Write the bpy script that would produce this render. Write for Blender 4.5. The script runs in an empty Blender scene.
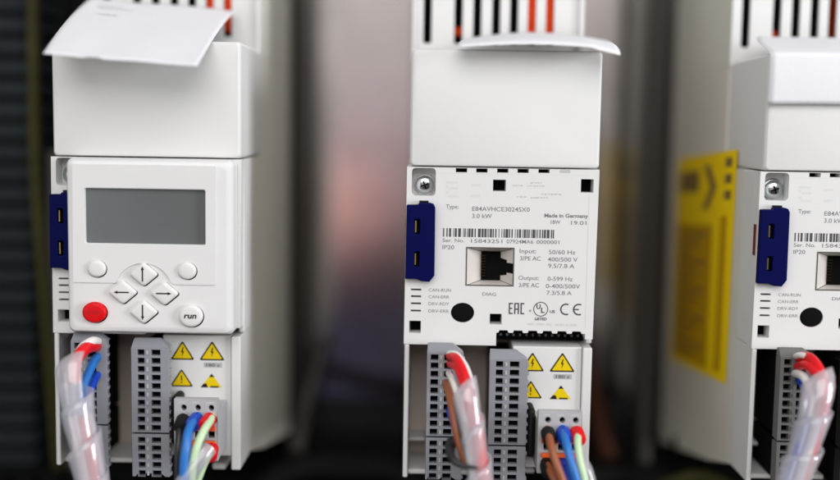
import bpy, bmesh, math, random
from mathutils import Vector, Matrix
random.seed(7)
SC = bpy.context.scene
COL = SC.collection
MM = 0.001

# ------------------------------------------------------------------ materials
def new_mat(name):
    m = bpy.data.materials.new(name); m.use_nodes = True
    nt = m.node_tree
    return m, nt, nt.nodes['Principled BSDF']

def mat(name, col, rough=0.45, metal=0.0, var=0.04, vscale=120.0, bump=0.0, bscale=4000.0, spec=0.5, rvar=0.0):
    """plain surface with slight colour variation and a fine moulded grain"""
    m, nt, b = new_mat(name)
    b.inputs['Roughness'].default_value = rough
    b.inputs['Metallic'].default_value = metal
    b.inputs['Specular IOR Level'].default_value = spec
    tc = nt.nodes.new('ShaderNodeTexCoord')
    n = nt.nodes.new('ShaderNodeTexNoise'); n.inputs['Scale'].default_value = vscale; n.inputs['Detail'].default_value = 5
    nt.links.new(tc.outputs['Object'], n.inputs['Vector'])
    r = nt.nodes.new('ShaderNodeMix'); r.data_type = 'RGBA'
    r.inputs[6].default_value = (*[c*(1-var) for c in col], 1)
    r.inputs[7].default_value = (*[min(1, c*(1+var)) for c in col], 1)
    nt.links.new(n.outputs['Fac'], r.inputs[0])
    nt.links.new(r.outputs[2], b.inputs['Base Color'])
    if rvar:
        mr = nt.nodes.new('ShaderNodeMapRange')
        mr.inputs[3].default_value = rough-rvar; mr.inputs[4].default_value = rough+rvar
        nt.links.new(n.outputs['Fac'], mr.inputs[0]); nt.links.new(mr.outputs[0], b.inputs['Roughness'])
    if bump:
        n2 = nt.nodes.new('ShaderNodeTexNoise'); n2.inputs['Scale'].default_value = bscale; n2.inputs['Detail'].default_value = 2
        nt.links.new(tc.outputs['Object'], n2.inputs['Vector'])
        bp = nt.nodes.new('ShaderNodeBump'); bp.inputs['Strength'].default_value = bump; bp.inputs['Distance'].default_value = 0.0002
        nt.links.new(n2.outputs['Fac'], bp.inputs['Height']); nt.links.new(bp.outputs['Normal'], b.inputs['Normal'])
    return m

WHITE  = mat('white_plastic', (0.72, 0.715, 0.705), 0.44, bump=0.22, var=0.03, vscale=45, rvar=0.10)
GREYP  = mat('grey_housing_plastic', (0.70, 0.68, 0.61), 0.5, bump=0.12, var=0.03)
CREAM  = mat('cream_plastic', (0.74, 0.64, 0.55), 0.5, bump=0.1, var=0.03)
KEYW   = mat('keypad_plastic', (0.74, 0.735, 0.73), 0.36, bump=0.18, var=0.025, vscale=60, rvar=0.08)
BTN    = mat('button_rubber', (0.74, 0.73, 0.71), 0.4, bump=0.06, var=0.015)
RED    = mat('red_button', (0.66, 0.004, 0.008), 0.4, var=0.05, spec=0.2)
BLACK  = mat('black_plastic', (0.006, 0.006, 0.006), 0.55, var=0.2, spec=0.25)
VOIDM  = mat('dark_inside', (0.004, 0.004, 0.004), 0.9, var=0.1, spec=0.1)
INKT   = mat('rating_ink', (0.20, 0.20, 0.21), 0.6, var=0.25, vscale=900)
INK    = mat('printing_ink', (0.055, 0.055, 0.06), 0.6, var=0.1)
INKF   = mat('faint_printing', (0.50, 0.50, 0.50), 0.6, var=0.03)
INKR   = mat('dark_red_print', (0.14, 0.01, 0.01), 0.5, var=0.1)
NAVY   = mat('navy_module', (0.0006, 0.0022, 0.058), 0.5, var=0.08, bump=0.1, spec=0.08)
TERM   = mat('terminal_grey', (0.255, 0.26, 0.285), 0.45, var=0.05, bump=0.08)
PGREY  = mat('connector_grey', (0.42, 0.42, 0.43), 0.45, var=0.04)
ORANGE = mat('orange_lever', (0.75, 0.11, 0.02), 0.4, var=0.06)
COPPER = mat('orange_inside', (0.75, 0.06, 0.006), 0.6, var=0.1, spec=0.1)
STEEL  = mat('zinc_screw', (0.62, 0.65, 0.66), 0.22, metal=1, var=0.08, rvar=0.08)
GOLD   = mat('brass_contact', (0.65, 0.5, 0.2), 0.3, metal=1, var=0.08)
JACK   = mat('jack_plastic', (0.60, 0.56, 0.52), 0.3, var=0.07, vscale=400)
DEDGE  = mat('jack_edge', (0.07, 0.065, 0.05), 0.4, var=0.2)
YELLOW = mat('yellow_sticker', (0.78, 0.56, 0.004), 0.5, var=0.04, spec=0.2)
YELLAB = mat('yellow_side_label', (0.95, 0.66, 0.003), 0.6, var=0.05, spec=0.08)
OCHRE  = mat('ochre_print', (0.55, 0.31, 0.002), 0.6, var=0.05, spec=0.08)
PAPER  = mat('paper', (0.78, 0.78, 0.80), 0.8, var=0.02, vscale=70, bump=0.5, bscale=260, spec=0.15)
HEAT   = mat('heat_sink_dark', (0.050, 0.043, 0.038), 0.5, var=0.15)
TRUNK  = mat('trunking_dark', (0.004, 0.004, 0.004), 0.9, var=0.2, spec=0.1)
DUCT   = mat('duct_blue_grey', (0.014, 0.020, 0.025), 0.6, var=0.6, vscale=25, spec=0.2)
W_RED  = mat('wire_red', (0.70, 0.006, 0.012), 0.35, var=0.05, spec=0.3)
W_WHITE= mat('wire_white', (0.78, 0.75, 0.72), 0.38, var=0.03)
W_BROWN= mat('wire_brown', (0.30, 0.085, 0.03), 0.4, var=0.08)
W_BLACK= mat('wire_black', (0.010, 0.010, 0.011), 0.35, var=0.15)
C_BLACK= mat('cable_black', (0.005, 0.005, 0.005), 0.7, var=0.2, spec=0.1)
W_BLUE = mat('wire_blue', (0.015, 0.16, 0.52), 0.35, var=0.08)
W_NAVY = mat('wire_deep_blue', (0.004, 0.05, 0.45), 0.35, var=0.08)
W_GREEN= mat('wire_pale_green', (0.55, 0.72, 0.45), 0.4, var=0.05)
W_YELLOW=mat('wire_olive', (0.045, 0.042, 0.010), 0.6, var=0.5, vscale=40, spec=0.2)
W_GREY = mat('wire_grey', (0.06, 0.055, 0.05), 0.5, var=0.1)

def specks(m, amount, scale=1500.0, thr=0.70):
    nt = m.node_tree; b = nt.nodes['Principled BSDF']; src = b.inputs['Base Color'].links[0].from_socket
    tc = nt.nodes.new('ShaderNodeTexCoord'); n = nt.nodes.new('ShaderNodeTexNoise'); n.inputs['Scale'].default_value = scale; n.inputs['Detail'].default_value = 1
    nt.links.new(tc.outputs['Object'], n.inputs['Vector'])
    r = nt.nodes.new('ShaderNodeMapRange'); r.inputs[1].default_value = thr; r.inputs[2].default_value = thr+.05; r.inputs[4].default_value = amount
    nt.links.new(n.outputs['Fac'], r.inputs[0])
    x = nt.nodes.new('ShaderNodeMix'); x.data_type = 'RGBA'; x.inputs[7].default_value = (0.30, 0.28, 0.25, 1)
    nt.links.new(r.outputs[0], x.inputs[0]); nt.links.new(src, x.inputs[6]); nt.links.new(x.outputs[2], b.inputs['Base Color'])
for m_ in (WHITE, KEYW, GREYP, TERM): specks(m_, 0.07)
def glass_mat():
    m, nt, b = new_mat('display_glass')
    b.inputs['Base Color'].default_value = (0.115, 0.125, 0.125, 1)
    b.inputs['Roughness'].default_value = 0.16
    b.inputs['Coat Weight'].default_value = 1.0
    b.inputs['Coat Roughness'].default_value = 0.05
    tc = nt.nodes.new('ShaderNodeTexCoord')
    n = nt.nodes.new('ShaderNodeTexNoise'); n.inputs['Scale'].default_value = 40
    nt.links.new(tc.outputs['Object'], n.inputs['Vector'])
    r = nt.nodes.new('ShaderNodeMix'); r.data_type = 'RGBA'
    r.inputs[6].default_value = (0.115, 0.122, 0.122, 1); r.inputs[7].default_value = (0.14, 0.15, 0.15, 1)
    nt.links.new(n.outputs['Fac'], r.inputs[0]); nt.links.new(r.outputs[2], b.inputs['Base Color'])
    return m
LCD = glass_mat()

def wrap_mat(name='clear_spiral_plastic', see=0.60):
    m, nt, b = new_mat(name)
    b.inputs['Base Color'].default_value = (0.80, 0.79, 0.83, 1)
    b.inputs['Roughness'].default_value = 0.14
    b.inputs['Specular IOR Level'].default_value = 0.6
    out = nt.nodes['Material Output']
    tr = nt.nodes.new('ShaderNodeBsdfTransparent'); tr.inputs[0].default_value = (0.97, 0.97, 0.99, 1)
    tl = nt.nodes.new('ShaderNodeBsdfTranslucent'); tl.inputs[0].default_value = (0.85, 0.84, 0.88, 1)
    mx = nt.nodes.new('ShaderNodeMixShader'); mx.inputs[0].default_value = 0.35
    nt.links.new(b.outputs[0], mx.inputs[1]); nt.links.new(tl.outputs[0], mx.inputs[2])
    mx2 = nt.nodes.new('ShaderNodeMixShader')
    tc = nt.nodes.new('ShaderNodeTexCoord'); n = nt.nodes.new('ShaderNodeTexNoise'); n.inputs['Scale'].default_value = 140
    nt.links.new(tc.outputs['Object'], n.inputs['Vector'])
    mr = nt.nodes.new('ShaderNodeMapRange'); mr.inputs[3].default_value = see-0.12; mr.inputs[4].default_value = see+0.12
    nt.links.new(n.outputs['Fac'], mr.inputs[0]); nt.links.new(mr.outputs[0], mx2.inputs[0])
    nt.links.new(mx.outputs[0], mx2.inputs[1]); nt.links.new(tr.outputs[0], mx2.inputs[2])
    gl = nt.nodes.new('ShaderNodeBsdfGlossy'); gl.inputs['Roughness'].default_value = 0.07
    mx3 = nt.nodes.new('ShaderNodeMixShader')
    mx3.inputs[0].default_value = 0.06; nt.links.new(mx2.outputs[0], mx3.inputs[1]); nt.links.new(gl.outputs[0], mx3.inputs[2])
    nt.links.new(mx3.outputs[0], out.inputs['Surface'])
    return m
WRAP = wrap_mat()

def plate_mat():
    m, nt, b = new_mat('galvanised_plate')
    b.inputs['Metallic'].default_value = 1.0
    tc = nt.nodes.new('ShaderNodeTexCoord')
    v = nt.nodes.new('ShaderNodeTexVoronoi'); v.inputs['Scale'].default_value = 60
    nt.links.new(tc.outputs['Object'], v.inputs['Vector'])
    r = nt.nodes.new('ShaderNodeMix'); r.data_type = 'RGBA'
    r.inputs[6].default_value = (0.60, 0.58, 0.57, 1); r.inputs[7].default_value = (0.66, 0.645, 0.64, 1)
    nt.links.new(v.outputs['Color'], r.inputs[0]); nt.links.new(r.outputs[2], b.inputs['Base Color'])
    b.inputs['Roughness'].default_value = 0.11
    return m
PLATE = plate_mat()

# ------------------------------------------------------------------ mesh helpers (x right, y up, z towards the viewer, in millimetres)
def conv(p): return Vector((p[0]*MM, -p[2]*MM, p[1]*MM))

def rrect(x0, x1, y0, y1, r, n=5):
    pts = []
    for cx, cy, a in ((x1-r, y1-r, 0), (x0+r, y1-r, 90), (x0+r, y0+r, 180), (x1-r, y0+r, 270)):
        for i in range(n+1):
            t = math.radians(a+90*i/n); pts.append((cx+r*math.cos(t), cy+r*math.sin(t)))
    return pts
def rect(x0, x1, y0, y1): return [(x1, y1), (x0, y1), (x0, y0), (x1, y0)]
def ell(cx, cy, rx, ry, n=40): return [(cx+rx*math.cos(2*math.pi*i/n), cy+ry*math.sin(2*math.pi*i/n)) for i in range(n)]
def round_poly(pts, r, n=5):
    out = []; N = len(pts)
    for i in range(N):
        p0, p1, p2 = Vector(pts[i-1]), Vector(pts[i]), Vector(pts[(i+1) % N])
        a = p1+(p0-p1).normalized()*r; b = p1+(p2-p1).normalized()*r
        for k in range(n+1):
            t = k/n; q = a.lerp(p1, t).lerp(p1.lerp(b, t), t); out.append((q.x, q.y))
    return out
def inset_to(pts, d):
    """shrink a convex-ish outline towards its centre by d mm"""
    cx = sum(p[0] for p in pts)/len(pts); cy = sum(p[1] for p in pts)/len(pts)
    wx = max(p[0] for p in pts)-cx; wy = max(p[1] for p in pts)-cy
    return [(cx+(p[0]-cx)*(1-d/wx), cy+(p[1]-cy)*(1-d/wy)) for p in pts]

def smooth_path(pts, per=8):
    P = [Vector(p) for p in pts]; P = [P[0]*2-P[1]]+P+[P[-1]*2-P[-2]]; out = []
    for i in range(1, len(P)-2):
        for k in range(per):
            t = k/per
            a, b, c, d = P[i-1], P[i], P[i+1], P[i+2]
            out.append(0.5*((2*b)+(-a+c)*t+(2*a-5*b+4*c-d)*t*t+(-a+3*b-3*c+d)*t**3))
    out.append(P[-2]); return out
def frames(pts):
    T = []
    for i in range(len(pts)):
        T.append((pts[min(i+1, len(pts)-1)]-pts[max(i-1, 0)]).normalized())
    u = T[0].orthogonal().normalized(); F = []
    for t in T:
        u = (u-t*u.dot(t)).normalized(); F.append((t, u, t.cross(u)))
    return F

_tcache = {}
def text_geo(s, bold):
    k = (s, bold)
    if k in _tcache: return _tcache[k]
    c = bpy.data.curves.new('tmp_text', 'FONT'); c.body = s; c.size = 1; c.resolution_u = 3; c.offset = bold
    o = bpy.data.objects.new('tmp_text', c); COL.objects.link(o)
    dg = bpy.context.evaluated_depsgraph_get(); ev = o.evaluated_get(dg); me = ev.to_mesh()
    vs = [(v.co.x, v.co.y) for v in me.vertices]; fs = [tuple(p.vertices) for p in me.polygons]
    ev.to_mesh_clear(); bpy.data.objects.remove(o); bpy.data.curves.remove(c)
    _tcache[k] = (vs, fs); return vs, fs

class MB:
    def __init__(self): self.bm = bmesh.new()
    def v(self, p): return self.bm.verts.new(conv(p))
    def face(self, vs, mi=0):
        try:
            f = self.bm.faces.new(vs); f.material_index = mi; return f
        except ValueError: return None
    def poly(self, pts, mi=0): return self.face([self.v(p) for p in pts], mi)
    def flat(self, pts2, z, mi=0): return self.poly([(x, y, z) for x, y in pts2], mi)
    def box(self, x0, x1, y0, y1, z0, z1, mi=0):
        v = [self.v((x, y, z)) for z in (z0, z1) for y in (y0, y1) for x in (x0, x1)]
        for f in ((0, 2, 3, 1), (4, 5, 7, 6), (0, 1, 5, 4), (2, 6, 7, 3), (0, 4, 6, 2), (1, 3, 7, 5)):
            self.face([v[i] for i in f], mi)
    def ring(self, pts, z): return [self.v((x, y, z)) for x, y in pts]
    def bridge(self, a, b, mi=0):
        n = len(a)
        for i in range(n): self.face([a[i], a[(i+1) % n], b[(i+1) % n], b[i]], mi)
    def fill(self, loops, mi=0):
        es = []
        for lp in loops:
            for i in range(len(lp)):
                e = self.bm.edges.get((lp[i], lp[(i+1) % len(lp)]))
                if e is None: e = self.bm.edges.new((lp[i], lp[(i+1) % len(lp)]))
                es.append(e)
        r = bmesh.ops.triangle_fill(self.bm, use_beauty=True, use_dissolve=False, edges=es)
        for g in r['geom']:
            if isinstance(g, bmesh.types.BMFace): g.material_index = mi
    def prism(self, outer, z0, z1, holes=(), mi=0, floor=None, back=True):
        """outline from z0 to z1 with through holes; floor=(z, mi) closes every hole"""
        a, b = self.ring(outer, z0), self.ring(outer, z1); self.bridge(a, b, mi)
        ha, hb = [], []
        for h in holes:
            p, q = self.ring(h, z0), self.ring(h, z1); self.bridge(q, p, mi); ha.append(p); hb.append(q)
            if floor: self.flat(h, floor[0], floor[1])
        self.fill([b]+hb, mi)
        if back: self.fill([a]+ha, mi)
    def loft(self, outline, prof, holes=(), depth=1.5, mi=0, hmi=None):
        """stack of inset copies of an outline; the last is capped, with blind holes"""
        rs = [self.ring(inset_to(outline, d), z) for d, z in prof]
        for a, b in zip(rs, rs[1:]): self.bridge(a, b, mi)
        zt = prof[-1][1]; hb = []
        for h in holes:
            q, p = self.ring(h, zt), self.ring(h, zt-depth); self.bridge(q, p, mi)
            hb.append(q); self.face(list(p), mi if hmi is None else hmi)
        if holes: self.fill([rs[-1]]+hb, mi)
        else: self.face(rs[-1], mi)
        self.face(list(reversed(rs[0])), mi)
    def tube(self, pts, r, n=14, mi=0, per=8, smooth=True):
        P = smooth_path(pts, per) if smooth else [Vector(p) for p in pts]
        F = frames(P); prev = None; N = len(P)
        for i, (p, (t, u, w)) in enumerate(zip(P, F)):
            rr = r(i/(N-1)) if callable(r) else r
            ring = [self.v(p+(u*math.cos(2*math.pi*k/n)+w*math.sin(2*math.pi*k/n))*rr) for k in range(n)]
            if prev: self.bridge(prev, ring, mi)
            else: self.face(list(reversed(ring)), mi)
            prev = ring
        self.face(prev, mi)
    def lathe(self, c, axis, prof, n=28, mi=0):
        ax = Vector(axis).normalized(); u = ax.orthogonal().normalized(); w = ax.cross(u); c = Vector(c); prev = None
        for r, h in prof:
            ring = [self.v(c+ax*h+(u*math.cos(2*math.pi*k/n)+w*math.sin(2*math.pi*k/n))*max(r, 0.01)) for k in range(n)]
            if prev: self.bridge(prev, ring, mi)
            else: self.face(list(reversed(ring)), mi)
            prev = ring
        self.face(prev, mi)
    def text(self, s, x, y, h, w=None, z=0.05, mi=0, bold=0.006, slant=0.0):
        """s with its baseline at y, cap height h, stretched to width w"""
        vs, fs = text_geo(s, bold)
        x0 = min(p[0] for p in vs); x1 = max(p[0] for p in vs); k = h/0.70
        kx = w/(x1-x0) if w else k
        V = [self.v((x+(p[0]-x0)*kx+slant*p[1]*k, y+p[1]*k, z)) for p in vs]
        for f in fs: self.face([V[i] for i in f], mi)
    def arc(self, cx, cy, rx, ry, a0, a1, t, z, mi=0, n=24):
        prev = None
        for i in range(n+1):
            a = math.radians(a0+(a1-a0)*i/n); c, s = math.cos(a), math.sin(a)
            q = (self.v((cx+(rx-t)*c, cy+(ry-t)*s, z)), self.v((cx+rx*c, cy+ry*s, z)))
            if prev: self.face([prev[0], prev[1], q[1], q[0]], mi)
            prev = q
    def build(self, name, mats, parent=None, bevel=0.0, ang=40, base=(0, 0, 0), seg=2, recalc=True, smooth=True):
        bm = self.bm
        if recalc: bmesh.ops.recalc_face_normals(bm, faces=bm.faces[:])
        b = conv(base)
        for v in bm.verts: v.co -= b
        me = bpy.data.meshes.new(name); bm.to_mesh(me); bm.free()
        for m in (mats if isinstance(mats, (list, tuple)) else [mats]): me.materials.append(m)
        if smooth:
            for p in me.polygons: p.use_smooth = True
            me.set_sharp_from_angle(angle=math.radians(ang))
        o = bpy.data.objects.new(name, me); COL.objects.link(o)
        if parent: o.parent = parent
        if bevel:
            md = o.modifiers.new('edge', 'BEVEL'); md.width = bevel*MM; md.segments = seg
            md.limit_method = 'ANGLE'; md.angle_limit = math.radians(60); md.harden_normals = True
        return o

def thing(name, loc, label, cat, group=None):
    o = bpy.data.objects.new(name, None); o.empty_display_size = 0.01; COL.objects.link(o)
    o.location = conv(loc); tag(o, label, cat, group); return o
def tag(o, label=None, cat=None, group=None, kind=None):
    if label: o['label'] = label
    if cat: o['category'] = cat
    if group: o['group'] = group
    if kind: o['kind'] = kind
def copy_tree(o, parent=None):
    c = o.copy(); COL.objects.link(c); c.parent = parent
    for ch in list(o.children): copy_tree(ch, c)
    return c

# ------------------------------------------------------------------ the drive
PB = (35.0, -146.0, -195.0)        # base point of a drive: foot of its back on the plate
O2 = (0.0, 0.0, 0.0)
O1 = (-130.81, 1.57, -2.57)
O3 = (128.66, 0.28, -0.82)
def add(*v): return tuple(sum(c) for c in zip(*v))
GD = 'frequency inverters side by side on the plate'

drive = thing('frequency_inverter', add(O2, PB), 'white frequency inverter with bare front panel between the other two drives', 'inverter', GD)

def part(mb, name, mats, parent=None, **k): return mb.build(name, mats, parent or drive, base=PB, **k)

# rear housing: solid body, hollow head with side cheeks round a black core
m = MB()
prof = [(-27, -117.5), (-27, -65.4), (-22, -65.4), (-22, 0), (-50.4, 0), (-50.4, 40.2), (-150, 40.2), (-150, -144), (-120, -138), (-60, -126)]
m.box(0.6, 1.9, -116, -65.5, -26.98, -21.95); m.box(67.6, 69.4, -116, -65.5, -26.98, -21.95)
a = [m.v((0.6, y, z)) for z, y in prof]; b = [m.v((69.4, y, z)) for z, y in prof]
m.bridge(a, b); m.face(list(reversed(a))); m.face(b)
m.box(0.6, 2.4, 40.21, 118, -150, -50.4); m.box(67.6, 69.4, 40.21, 118, -150, -50.4)
m.box(2.41, 67.59, 116, 118, -150, -52.5); m.box(2.41, 3.0, 40.25, 115.9, -69.9, -51.8, 1); m.box(67.0, 67.59, 40.25, 115.9, -69.9, -51.8, 1)
m.box(2.41, 67.59, 40.22, 115.9, -149, -70, 1)  # black core and liners added so the grille slots stay dark
housing = part(m, 'rear_housing', [GREYP, VOIDM], bevel=0.5)
m = MB()
for i, x in enumerate((46.8, 54.0)):
    m.box(x, x+3.8, 50.5, 112, -69.9, -53)
part(m, 'internal_bar', [COPPER], housing, bevel=0.3)
m = MB(); m.box(17.4, 21, 52, 55.5, -69.9, -56); m.box(39.6, 43, 49.5, 52, -69.9, -58)
part(m, 'internal_component', [COPPER], housing, bevel=0.3)

# black finned heat sink against the plate
m = MB()
m.box(0.0, 74.0, -146, 116, -195, -188)
for i in range(14):
    x = 0.0+i*5.58; m.box(x, x+1.45, -145, 115, -187.9, -150.2)
part(m, 'heat_sink', [HEAT])

# slotted upper front
m = MB()
slots = [rrect(x, x+3.3, 48.2, 112, 1.0, 4) for x in (4.8, 17.3, 24.9, 32.5, 39.7, 46.9, 54.2)]
m.prism(rect(2.45, 67.55, 40.25, 115.9), -51.6, -50.4, slots)
m.box(0.4, 2.4, 40.3, 117, -50.35, -49.0); m.box(67.6, 69.6, 40.3, 117, -50.35, -49.0)
part(m, 'vent_grille', [WHITE], bevel=0.3)

# blank cap over the upper half
m = MB()
def cap_ring(z, d): return rrect(0.9+d, 69.9-d, 0.35+d*.4, 42.6-d, 1.4, 5)
rs = [m.ring(cap_ring(z, d), z) for z, d in ((-50.3, 0.25), (-1.4, 0.0), (-0.5, 0.12), (0.2, 0.45), (0.65, 0.9), (0.8, 1.5))]
for p, q in zip(rs, rs[1:]): m.bridge(p, q)
m.face(rs[-1]); m.face(list(reversed(rs[0])))
part(m, 'front_cover', [WHITE], ang=25)

# lower tray with side walls
m = MB()
m.box(0.0, 1.9, -65.4, -0.02, -21.9, -6.4); m.box(67.9, 70, -65.4, -0.02, -21.9, -6.4)
m.box(0.0, 1.8, -116.2, -65.6, -21.9, 0.0); m.box(66.0, 69.5, -117, -65.9, -21.9, -0.3)
m.box(1.85, 33.6, -65.4, -63.9, -21.9, -6.5)
m.box(1.85, 30.6, -116.2, -114.4, -26.9, -4.5); m.box(46.6, 50.2, -116.6, -114.6, -26.9, -9)
m.box(1.85, 8.2, -106.2, -104.8, -26.9, -14)
m.box(57.5, 62.5, -119, -116.65, -26.9, -7)
part(m, 'lower_tray', [WHITE, CREAM], bevel=0.5)
m = MB(); m.box(1.85, 65.9, -114.3, -65.5, -26.95, -26.4)
part(m, 'tray_floor', [CREAM])

# front panel with its openings
m = MB()
teeth = []
x = 34.6
top = [(33.8, -65.5), (33.8, -60.6)]
while x < 65.0:
    top += [(x, -60.6), (x+.3, -59.7), (x+3.4, -59.7), (x+3.7, -60.6)]; x += 5.4
outline = [(70, 0), (0.0, 0), (-0.3, -65.5)]+top+[(66.6, -60.6), (66.6, -62.6), (69.4, -62.6)]
holes = [rect(17.75, 21.9, -1.75, -0.2), rect(25.2, 29.3, -1.7, -0.2), rect(32.8, 36.9, -1.65, -0.15), rect(40.2, 44.3, -1.6, -0.12),
         rect(47.8, 51.9, -1.5, -0.12), rect(31.4, 36.1, -8.4, -4.2), rect(63.4, 68.0, -8.4, -3.5), rect(1.6, 5.9, -61.3, -56.7),
         rect(31.3, 35.7, -57.6, -53.6), rect(22.1, 39.75, -43.3, -29.0)]
holes += [rect(2.1, 5.85, y-0.36, y+0.36) for y in (-45.1, -47.6, -50.25, -52.95)]
ellh = ell(21.2, -53.4, 4.3, 3.7)
pocket = round_poly([(10.5, -0.35), (1.8, -0.35), (1.8, -10.5), (10.5, -10.5)], 1.6, 4)
m.prism(outline, -6.3, 0.0, holes+[ellh, pocket])
panel = part(m, 'front_panel', [WHITE], bevel=0.22)
m = MB()
m.box(11.2, 67.8, -58.5, -0.6, -8.6, -6.4); m.box(2.0, 11.1, -63.8, -12.2, -8.6, -6.4); m.box(11.2, 33.4, -63.8, -58.6, -8.6, -6.4)
m.box(33.7, 67.8, -65.6, -58.6, -21.8, -12.0)
part(m, 'dark_backing', [VOIDM], panel)  # unseen black backing added so the panel openings read dark
m = MB(); m.box(1.9, 11.1, -12.1, -0.1, -6.9, -6.35)
part(m, 'screw_pocket', [WHITE], panel)
m = MB(); m.loft(ellh, [(0.15, -3), (0.15, -0.7), (0.5, -0.35), (1.6, -0.2)])
part(m, 'sensor_window', [VOIDM], panel)
m = MB()
for i in range(13):
    x = 35.6+i*2.42; m.box(x, x+0.75, -63.1, -62.3, -11.9, -7.5)
part(m, 'pin_header', [STEEL, VOIDM], panel)
m = MB(); m.flat(rect(55.6, 59.4, -1.35, -0.15), 0.04); part(m, 'closed_slot', [INKF], panel)

# printing on the panel
m = MB(); T = m.text
T('Type:', 14.4, -15.0, 1.5, 4.6); T('E84AVHCE3024SX0', 24.0, -15.7, 1.6, 21.0); T('3.0 kW', 24.0, -18.3, 1.6, 7.3)
T('Made in Germany', 50.4, -17.6, 1.35, 16.0, bold=0.03); T('18W', 52.8, -20.0, 1.35, 3.5); T('19.01', 60.2, -20.2, 1.45, 5.6)
T('Ser. No.', 13.4, -27.3, 1.35, 7.9); T('15843251', 23.8, -27.4, 1.4, 11.5); T('07924MA6', 36.8, -27.4, 1.4, 9.8); T('0000001', 47.8, -27.4, 1.4, 8.3)
T('IP20', 13.4, -29.9, 1.5, 4.3)
T('Input:', 41.7, -30.9, 1.55, 6.0); T('50/60 Hz', 52.4, -31.1, 1.55, 9.7); T('3/PE AC', 41.9, -33.6, 1.55, 7.6); T('400/500 V', 52.1, -33.8, 1.55, 10.9); T('9.5/7.8 A', 52.3, -36.2, 1.55, 9.6)
T('Output:', 41.5, -40.8, 1.55, 7.5); T('0-599 Hz', 52.2, -41.0, 1.55, 9.2); T('3/PE AC', 41.7, -43.5, 1.55, 7.4); T('0-400/500V', 51.6, -43.7, 1.55, 12.6); T('7.3/5.8 A', 52.0, -46.2, 1.55, 9.2)
T('DIAG', 28.4, -46.9, 1.2, 5.0)
for s, y in (('CAN-RUN', -45.7), ('CAN-ERR', -48.2), ('DRV-RDY', -50.8), ('DRV-ERR', -53.5)): T(s, 8.6, y, 1.15, 8.2 if s == 'CAN-RUN' else 7.6, bold=0.0)
for s, x, y, w in (('IND. CONT. EQ.', 45.5, -57.6, 8.6), ('5D83 E1326', 55.4, -57.7, 8.0)): m.text(s, x, y, 0.8, w, mi=1, bold=0.0)
rr = random.Random(3)
def dashes(x0, x1, y, h):          # worn print, too faded to read
    x = x0
    while x < x1:
        w = rr.uniform(0.3, 0.9); m.flat(rect(x, min(x+w, x1), y-h/2+rr.uniform(-.12, .12), y+h/2), 0.045, 1); x += w+rr.uniform(0.15, 0.45)
for x0, x1, y in ((38.6, 42.2, -6.2), (44, 50.5, -6.3), (45, 49, -5.1), (49, 56.4, -9.2), (40.2, 43.6, -10.3), (45.2, 51.8, -10.5)): dashes(x0, x1, y, 0.45)
part(m, 'rating_print', [INKT, INKF], panel, recalc=False, smooth=False)
m = MB()
for x0, x1, y in ((14.3, 18.6, -5.5), (14.3, 15.2, -6.9), (15.5, 18.8, -7.6), (14.3, 15.2, -9.2), (15.2, 19.0, -10.4), (23.5, 26.8, -6.3), (23.5, 26.8, -10.2)): m.flat(rect(x0, x1, y-.4, y+.4), 0.045)
m.flat(rect(66.45, 66.65, -58.5, -8.9), 0.045); m.flat(rect(11.9, 66.5, -2.2, -2.1), 0.045)
PALE = mat('pale_emboss', (0.66, 0.655, 0.66), 0.5, var=0.01)
part(m, 'pale_marking', [PALE], panel, recalc=False, smooth=False)
# bar code
m = MB(); rb = random.Random(11); x = 13.5
while x < 54.6:
    w = rb.choice((0.25, 0.25, 0.45, 0.45, 0.75, 1.0)); m.flat(rect(x, min(x+w, 54.8), -25.35, -22.2), 0.05); x += w+rb.choice((0.25, 0.3, 0.5, 0.5, 0.8))
part(m, 'bar_code', [INK], panel, recalc=False, smooth=False)
# conformity marks: EAC, UL in a ring, CE
m = MB()
def bars(*rs):
    for x0, x1, y0, y1 in rs: m.flat(rect(x0, x1, y0, y1), 0.05)
y0, y1 = -53.6, -49.4
bars((38.2, 38.7, y0, y1), (38.7, 39.7, y1-.5, y1), (38.7, 39.5, -51.75, -51.25), (38.7, 39.7, y0, y0+.5))
bars((40.2, 40.7, y0, y1), (41.5, 42.0, y0, y1), (40.7, 41.5, y1-.5, y1), (40.7, 41.5, -52.0, -51.5))
bars((42.5, 43.0, y0, y1), (43.0, 43.9, y1-.5, y1), (43.0, 43.9, y0, y0+.5))
m.arc(50.0, -51.6, 2.75, 2.75, 0, 360, 0.32, 0.05)
m.text('U', 48.4, -51.5, 1.7, 1.5, bold=0.03); m.text('L', 50.1, -52.9, 1.9, 1.3, bold=0.03)
m.text('c', 45.7, -52.6, 1.1, 0.8, bold=0.02); m.text('US', 53.3, -52.9, 1.0, 1.9, bold=0.03); m.text('LISTED', 47.9, -55.7, 0.95, 4.4, bold=0.035)
m.arc(59.3, -51.5, 2.2, 2.2, 65, 295, 0.55, 0.051); m.arc(64.0, -51.5, 2.2, 2.2, 65, 295, 0.55, 0.051); bars((61.9, 64.0, -51.75, -51.25))
part(m, 'conformity_mark', [INK], panel, recalc=False, smooth=False)

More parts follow.
